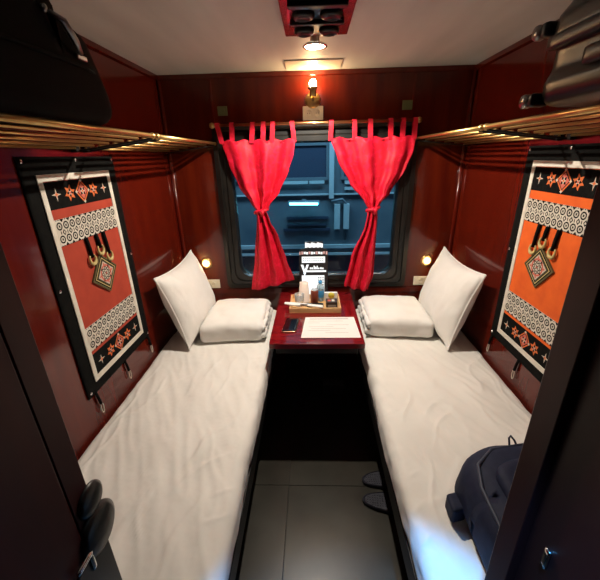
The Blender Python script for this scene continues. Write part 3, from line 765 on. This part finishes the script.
t = thing('ceiling_vent_panel', (0, 1.35, Z), 'red lacquered ceiling panel with black bars and four round nozzles', 'ceiling panel')
MB().m('red_gloss').box(-.118, .126, 1.06, 1.62, Z - .030, Z - .0005, .004).build('panel_board', t)
for y0_, y1_ in ((1.27, 1.30), (1.425, 1.445)):
    MB().m('blackplastic').box(-.090, .098, y0_, y1_, Z - .050, Z - .031, .004).build('bar', t)
MB().m('blackplastic').box(-.078, .086, 1.24, 1.575, Z - .036, Z - .031, .002).build('black_plate', t)
for y in (1.365, 1.520):
    for x in (-.042, .050):
        nzv = MB().m('blackplastic').lathe([(.036, 0), (.038, .005), (.034, .014), (.024, .019), (.020, .015), (0, .014)], (x, y, Z - .0365), (0, 0, -1), 26)
        n_ = nzv.build('nozzle', t)
        g = MB().m('chrome'); a0 = 1.5 if x < 0 else .6
        for k in range(3):
            a = a0 + k * .45; g.lathe([(0, -.002), (.0028, 0), (0, .002)], (x + .035 * math.cos(a), y + .035 * math.sin(a), Z - .051), n=8)
        g.build('glint_bead', n_)  # tiny chrome beads standing in for glints on the nozzle

# ================================================================== things by the door
t = thing('backpack', (.62, .70, .63), 'navy backpack lying on the right berth beside the door post', 'backpack')
def bdsp(p):
    q = p.copy()
    k = (p.y - .49) / .35
    q.x += .035 * (1 - k) * 0 + (.012 * max(0, (p.z - .70) / .14) if p.x < .6 else 0)
    q.z += .010 * nz(p, (7, 7, 7), 3) + .02 * math.sin(PI * min(1, max(0, (p.x - .43) / .45))) * (1 if p.z > .7 else 0)
    q.x += .008 * nz(p, (9, 9, 9), 5); q.y += .008 * nz(p, (9, 9, 9), 8)
    if p.x < .60: q.y -= .055 * (1 - (p.x - .42) / .18) ** 2 if p.y > .70 else 0
    q.z = max(.634, q.z); return q
MB().m('navy').rbox(.425, .90, .480, .868, .634, .795, .050, 22, 20, 10, bdsp).build('bag_body', t)
fp = MB().m('navy').rbox(.500, .86, .49, .790, .775, .835, .026, 14, 14, 5, lambda p: Vector((p.x + .006 * nz(p, (9, 9, 9), 1), p.y - (.05 * (1 - (p.x - .50) / .12) ** 2 if p.x < .62 and p.y > .65 else 0), p.z + .008 * nz(p, (9, 9, 9), 2))))
fp.build('front_pocket', t)
MB().m('navy_edge').tube([(.450, .495, .785), (.450, .60, .797), (.452, .70, .800), (.475, .775, .803), (.54, .830, .806), (.66, .852, .806)], .0055, 8).build('edge_binding', t)
MB().m('navy').rbox(.392, .440, .715, .775, .634, .690, .008, 6, 6, 8, lambda p: Vector((p.x + .10 * (p.z - .66) * 0, p.y + .25 * (p.x - .42), p.z))).build('side_strap', t)
MB().m('navy_edge').tube([(.622, .868, .775), (.624, .884, .800), (.630, .888, .806), (.640, .880, .795), (.648, .866, .775)], .0035, 6).build('grab_loop', t)
MB().m('chrome').lathe([(0, -.003), (.005, 0), (0, .003)], (.548, .832, .760), n=10).build('zip_pull', t)

def slipper(cx, cy, rot, label):
    t = thing('slipper', (cx, cy, 0), label, 'slipper')
    ca, sa = math.cos(rot), math.sin(rot)
    def L(u, v, z): return Vector((cx + u * ca - v * sa, cy + u * sa + v * ca, z))
    n = 36; out = []
    for k in range(n):
        a = 2 * PI * k / n; u = .140 * math.cos(a); w_ = (.052 + .007 * math.cos(a)) * math.sin(a); w_ = math.copysign(abs(w_) ** .85 * .062 ** .15, w_); out.append((u, w_))
    mb = MB().m('slip'); rings = []
    for sc, z in ((.94, .0005), (1, .006), (1, .018), (.95, .024), (.90, .020)): rings.append([mb.bm.verts.new(L(u * sc, w_ * sc, z)) for u, w_ in out])
    for A, B in zip(rings, rings[1:]):
        for j in range(n): mb.bm.faces.new((A[j], A[(j + 1) % n], B[(j + 1) % n], B[j]))
    mb.bm.faces.new(rings[0][::-1]); mb.bm.faces.new(rings[-1])
    for i in range(-9, 8):
        for j in range(-2, 3): mb.lathe([(.0045, 0), (.0035, .0025), (0, .003)], L(i * .0125, j * .0135, .0195), n=6)
    mb.build('sole', t)
    st = MB().m('slip')
    def fn(a, b):
        an = PI * a; u = .030 + .075 * b + .008 * math.cos(2 * an); wv = .054 - .006 * b
        r = (an - PI / 2)
        return L(u, wv * math.sin(r) * 1.02, .012 + (.046 - .014 * b) * math.cos(r) ** .7 if abs(r) < PI / 2 - 1e-4 else .012)
    st.grid(fn, 18, 8); st.build('strap', t, solid=.005)
    return t
slipper(.368, 1.235, -.12, 'dark rubber slipper on the floor under the right berth, the one nearer the door')
slipper(.382, 1.372, .06, 'dark rubber slipper on the floor under the right berth, the one nearer the table')

# corridor lamp overhead (behind the picture edge)
t = thing('corridor_downlight', (.10, .14, Z), 'round cool white downlight on the corridor ceiling outside the door', 'lamp')
MB().m('chrome').lathe([(.050, 0), (.052, .006), (.052, .012)], (.10, .13, Z - .0125), n=28).build('lamp_rim', t)
MB().m('cool').lathe([(.046, .002), (0, .001)], (.10, .13, Z - .0125), n=24).build('lamp_lens', t)

# ================================================================== outside the window
struct('ground', MB().m('ground').box(-6, 6, D + .2, 9, -1.0, -.9))
t = thing('train_carriage', (0, 3.9, -.8), 'blue-grey railway carriage standing outside beyond the window', 'train')
y = 3.80
MB().m('carriage').box(-3.5, 3.5, y, y + 1.2, .62, 2.9, .01).build('carriage_body', t)
MB().m('carriage_dark').box(-3.5, 3.5, y + .10, y + 1.1, -.6, .62, .01).build('underframe', t)
for a, c in ((-2.5, -1.75), (-1.35, -.55), (-.36, .135), (.32, .95), (1.3, 2.1)):
    fm = MB().m('carriage'); fm.box(a - .03, c + .03, y - .02, y, 1.73 + .05, 1.81).box(a - .03, c + .03, y - .02, y, 1.44, 1.47).box(a - .03, a, y - .02, y, 1.47, 1.78).box(c, c + .03, y - .02, y, 1.47, 1.78)
    wf = fm.build('window_surround', t)
    MB().m('carriage_dark').box(a, c, y - .008, y - .001, 1.47, 1.78).build('pane', wf)
MB().m('carriage_pale').box(-.42, -.06, y - .03, y - .021, 1.405, 1.436).box(-.045, .115, y - .03, y - .021, 1.405, 1.436).build('number_strip', t)
MB().m('carriage_pale').box(.165, .215, y - .04, y - .0, 1.25, 2.1).build('pillar', t)
MB().m('carriage_pale').box(.33, .45, y - .03, y - .001, 1.395, 1.43).box(.33, .43, y - .03, y - .001, 1.335, 1.365).build('notice_strips', t)
MB().m('carriage_pale').box(-3.4, 3.4, y - .025, y - .001, 1.285, 1.30).build('waist_rail', t)
MB().m('carriage_dark').box(-.30, .16, y - .03, y - .001, 1.03, 1.06).box(-.34, .18, y - .03, y - .001, .90, .93).box(-.30, .14, y - .03, y - .001, .96, .975).build('louvres', t)
MB().m('carriage_pale').box(.225, .285, y - .05, y - .001, .92, 1.19).box(.325, .385, y - .05, y - .001, .92, 1.19).build('door_rails', t)
MB().m('carriage').tube([(.19, y - .03, 1.22), (.31, y - .03, 1.24), (.345, y - .03, 1.20), (.35, y - .03, .80)], .014, 8).build('cable_pipe', t)
MB().m('carriage_pale').box(-3.4, 3.4, y - .03, y - .001, .70, .74).box(-3.4, 3.4, y - .03, y - .001, .62, .645).build('sill_rail', t)
t = thing('fluorescent_lamp', (-.10, 3.62, 1.24), 'glowing cyan fluorescent tube outside in front of the carriage', 'lamp')
MB().m('tube').tube([(-.250, 3.60, 1.222), (.042, 3.60, 1.217)], .011, 10).build('lamp_tube', t)
MB().m('carriage').box(-.27, .06, 3.615, 3.74, 1.215, 1.24, .004).build('lamp_housing', t)
MB().m('carriage').box(-.13, -.08, 3.74, 3.775, 1.20, 1.25, .004).build('lamp_bracket', t)

# ================================================================== lights
def light(name, kind, loc, energy, col, **k):
    l = bpy.data.lights.new(name, kind); l.energy = energy; l.color = col
    for a, v in k.items(): setattr(l, a, v)
    o = bpy.data.objects.new(name, l); C.objects.link(o); o.location = loc; return o
o = light('corridor_spot', 'SPOT', (.10, .13, Z - .02), 120, (.08, .42, 1), spot_size=math.radians(37), spot_blend=.35, shadow_soft_size=.03)
o.rotation_euler = (math.radians(5.5), 0, 0)
o = light('exterior_fill', 'AREA', (0, 3.0, 3.4), 75, (.40, .78, 1), shape='RECTANGLE', size=3, size_y=.5)  # added blue area fill from an unseen source, brightens the carriage outside
o.rotation_euler = (math.radians(38), 0, 0)
o = light('downlight_beam', 'SPOT', (0, 1.72, Z - .047), 44, (1, .90, .76), spot_size=math.radians(141), spot_blend=.12, shadow_soft_size=.012)

wd = bpy.data.worlds.new('World'); bpy.context.scene.world = wd; wd.use_nodes = True
wd.node_tree.nodes['Background'].inputs[0].default_value = (.10, .22, .38, 1)
wd.node_tree.nodes['Background'].inputs[1].default_value = .25

# ================================================================== camera
cam = bpy.data.cameras.new('camera'); co = bpy.data.objects.new('camera', cam); C.objects.link(co)
cx, H, pitch, yaw, roll, fpx = -.0191, 1.6816, .3757, .0405, .0242, 339.34
R = Matrix.Rotation(yaw, 3, 'Z') @ Matrix.Rotation(PI / 2 - pitch, 3, 'X') @ Matrix.Rotation(-roll, 3, 'Z')
co.matrix_world = Matrix.Translation((cx, 0, H)) @ R.to_4x4()
cam.sensor_fit = 'HORIZONTAL'; cam.sensor_width = 36; cam.lens = fpx * 36 / 600; cam.clip_start = .02
bpy.context.scene.camera = co
vs = bpy.context.scene.view_settings
vs.view_transform = 'Standard'; vs.look = 'None'; vs.gamma = 1; vs.use_curve_mapping = False; vs.exposure = .86
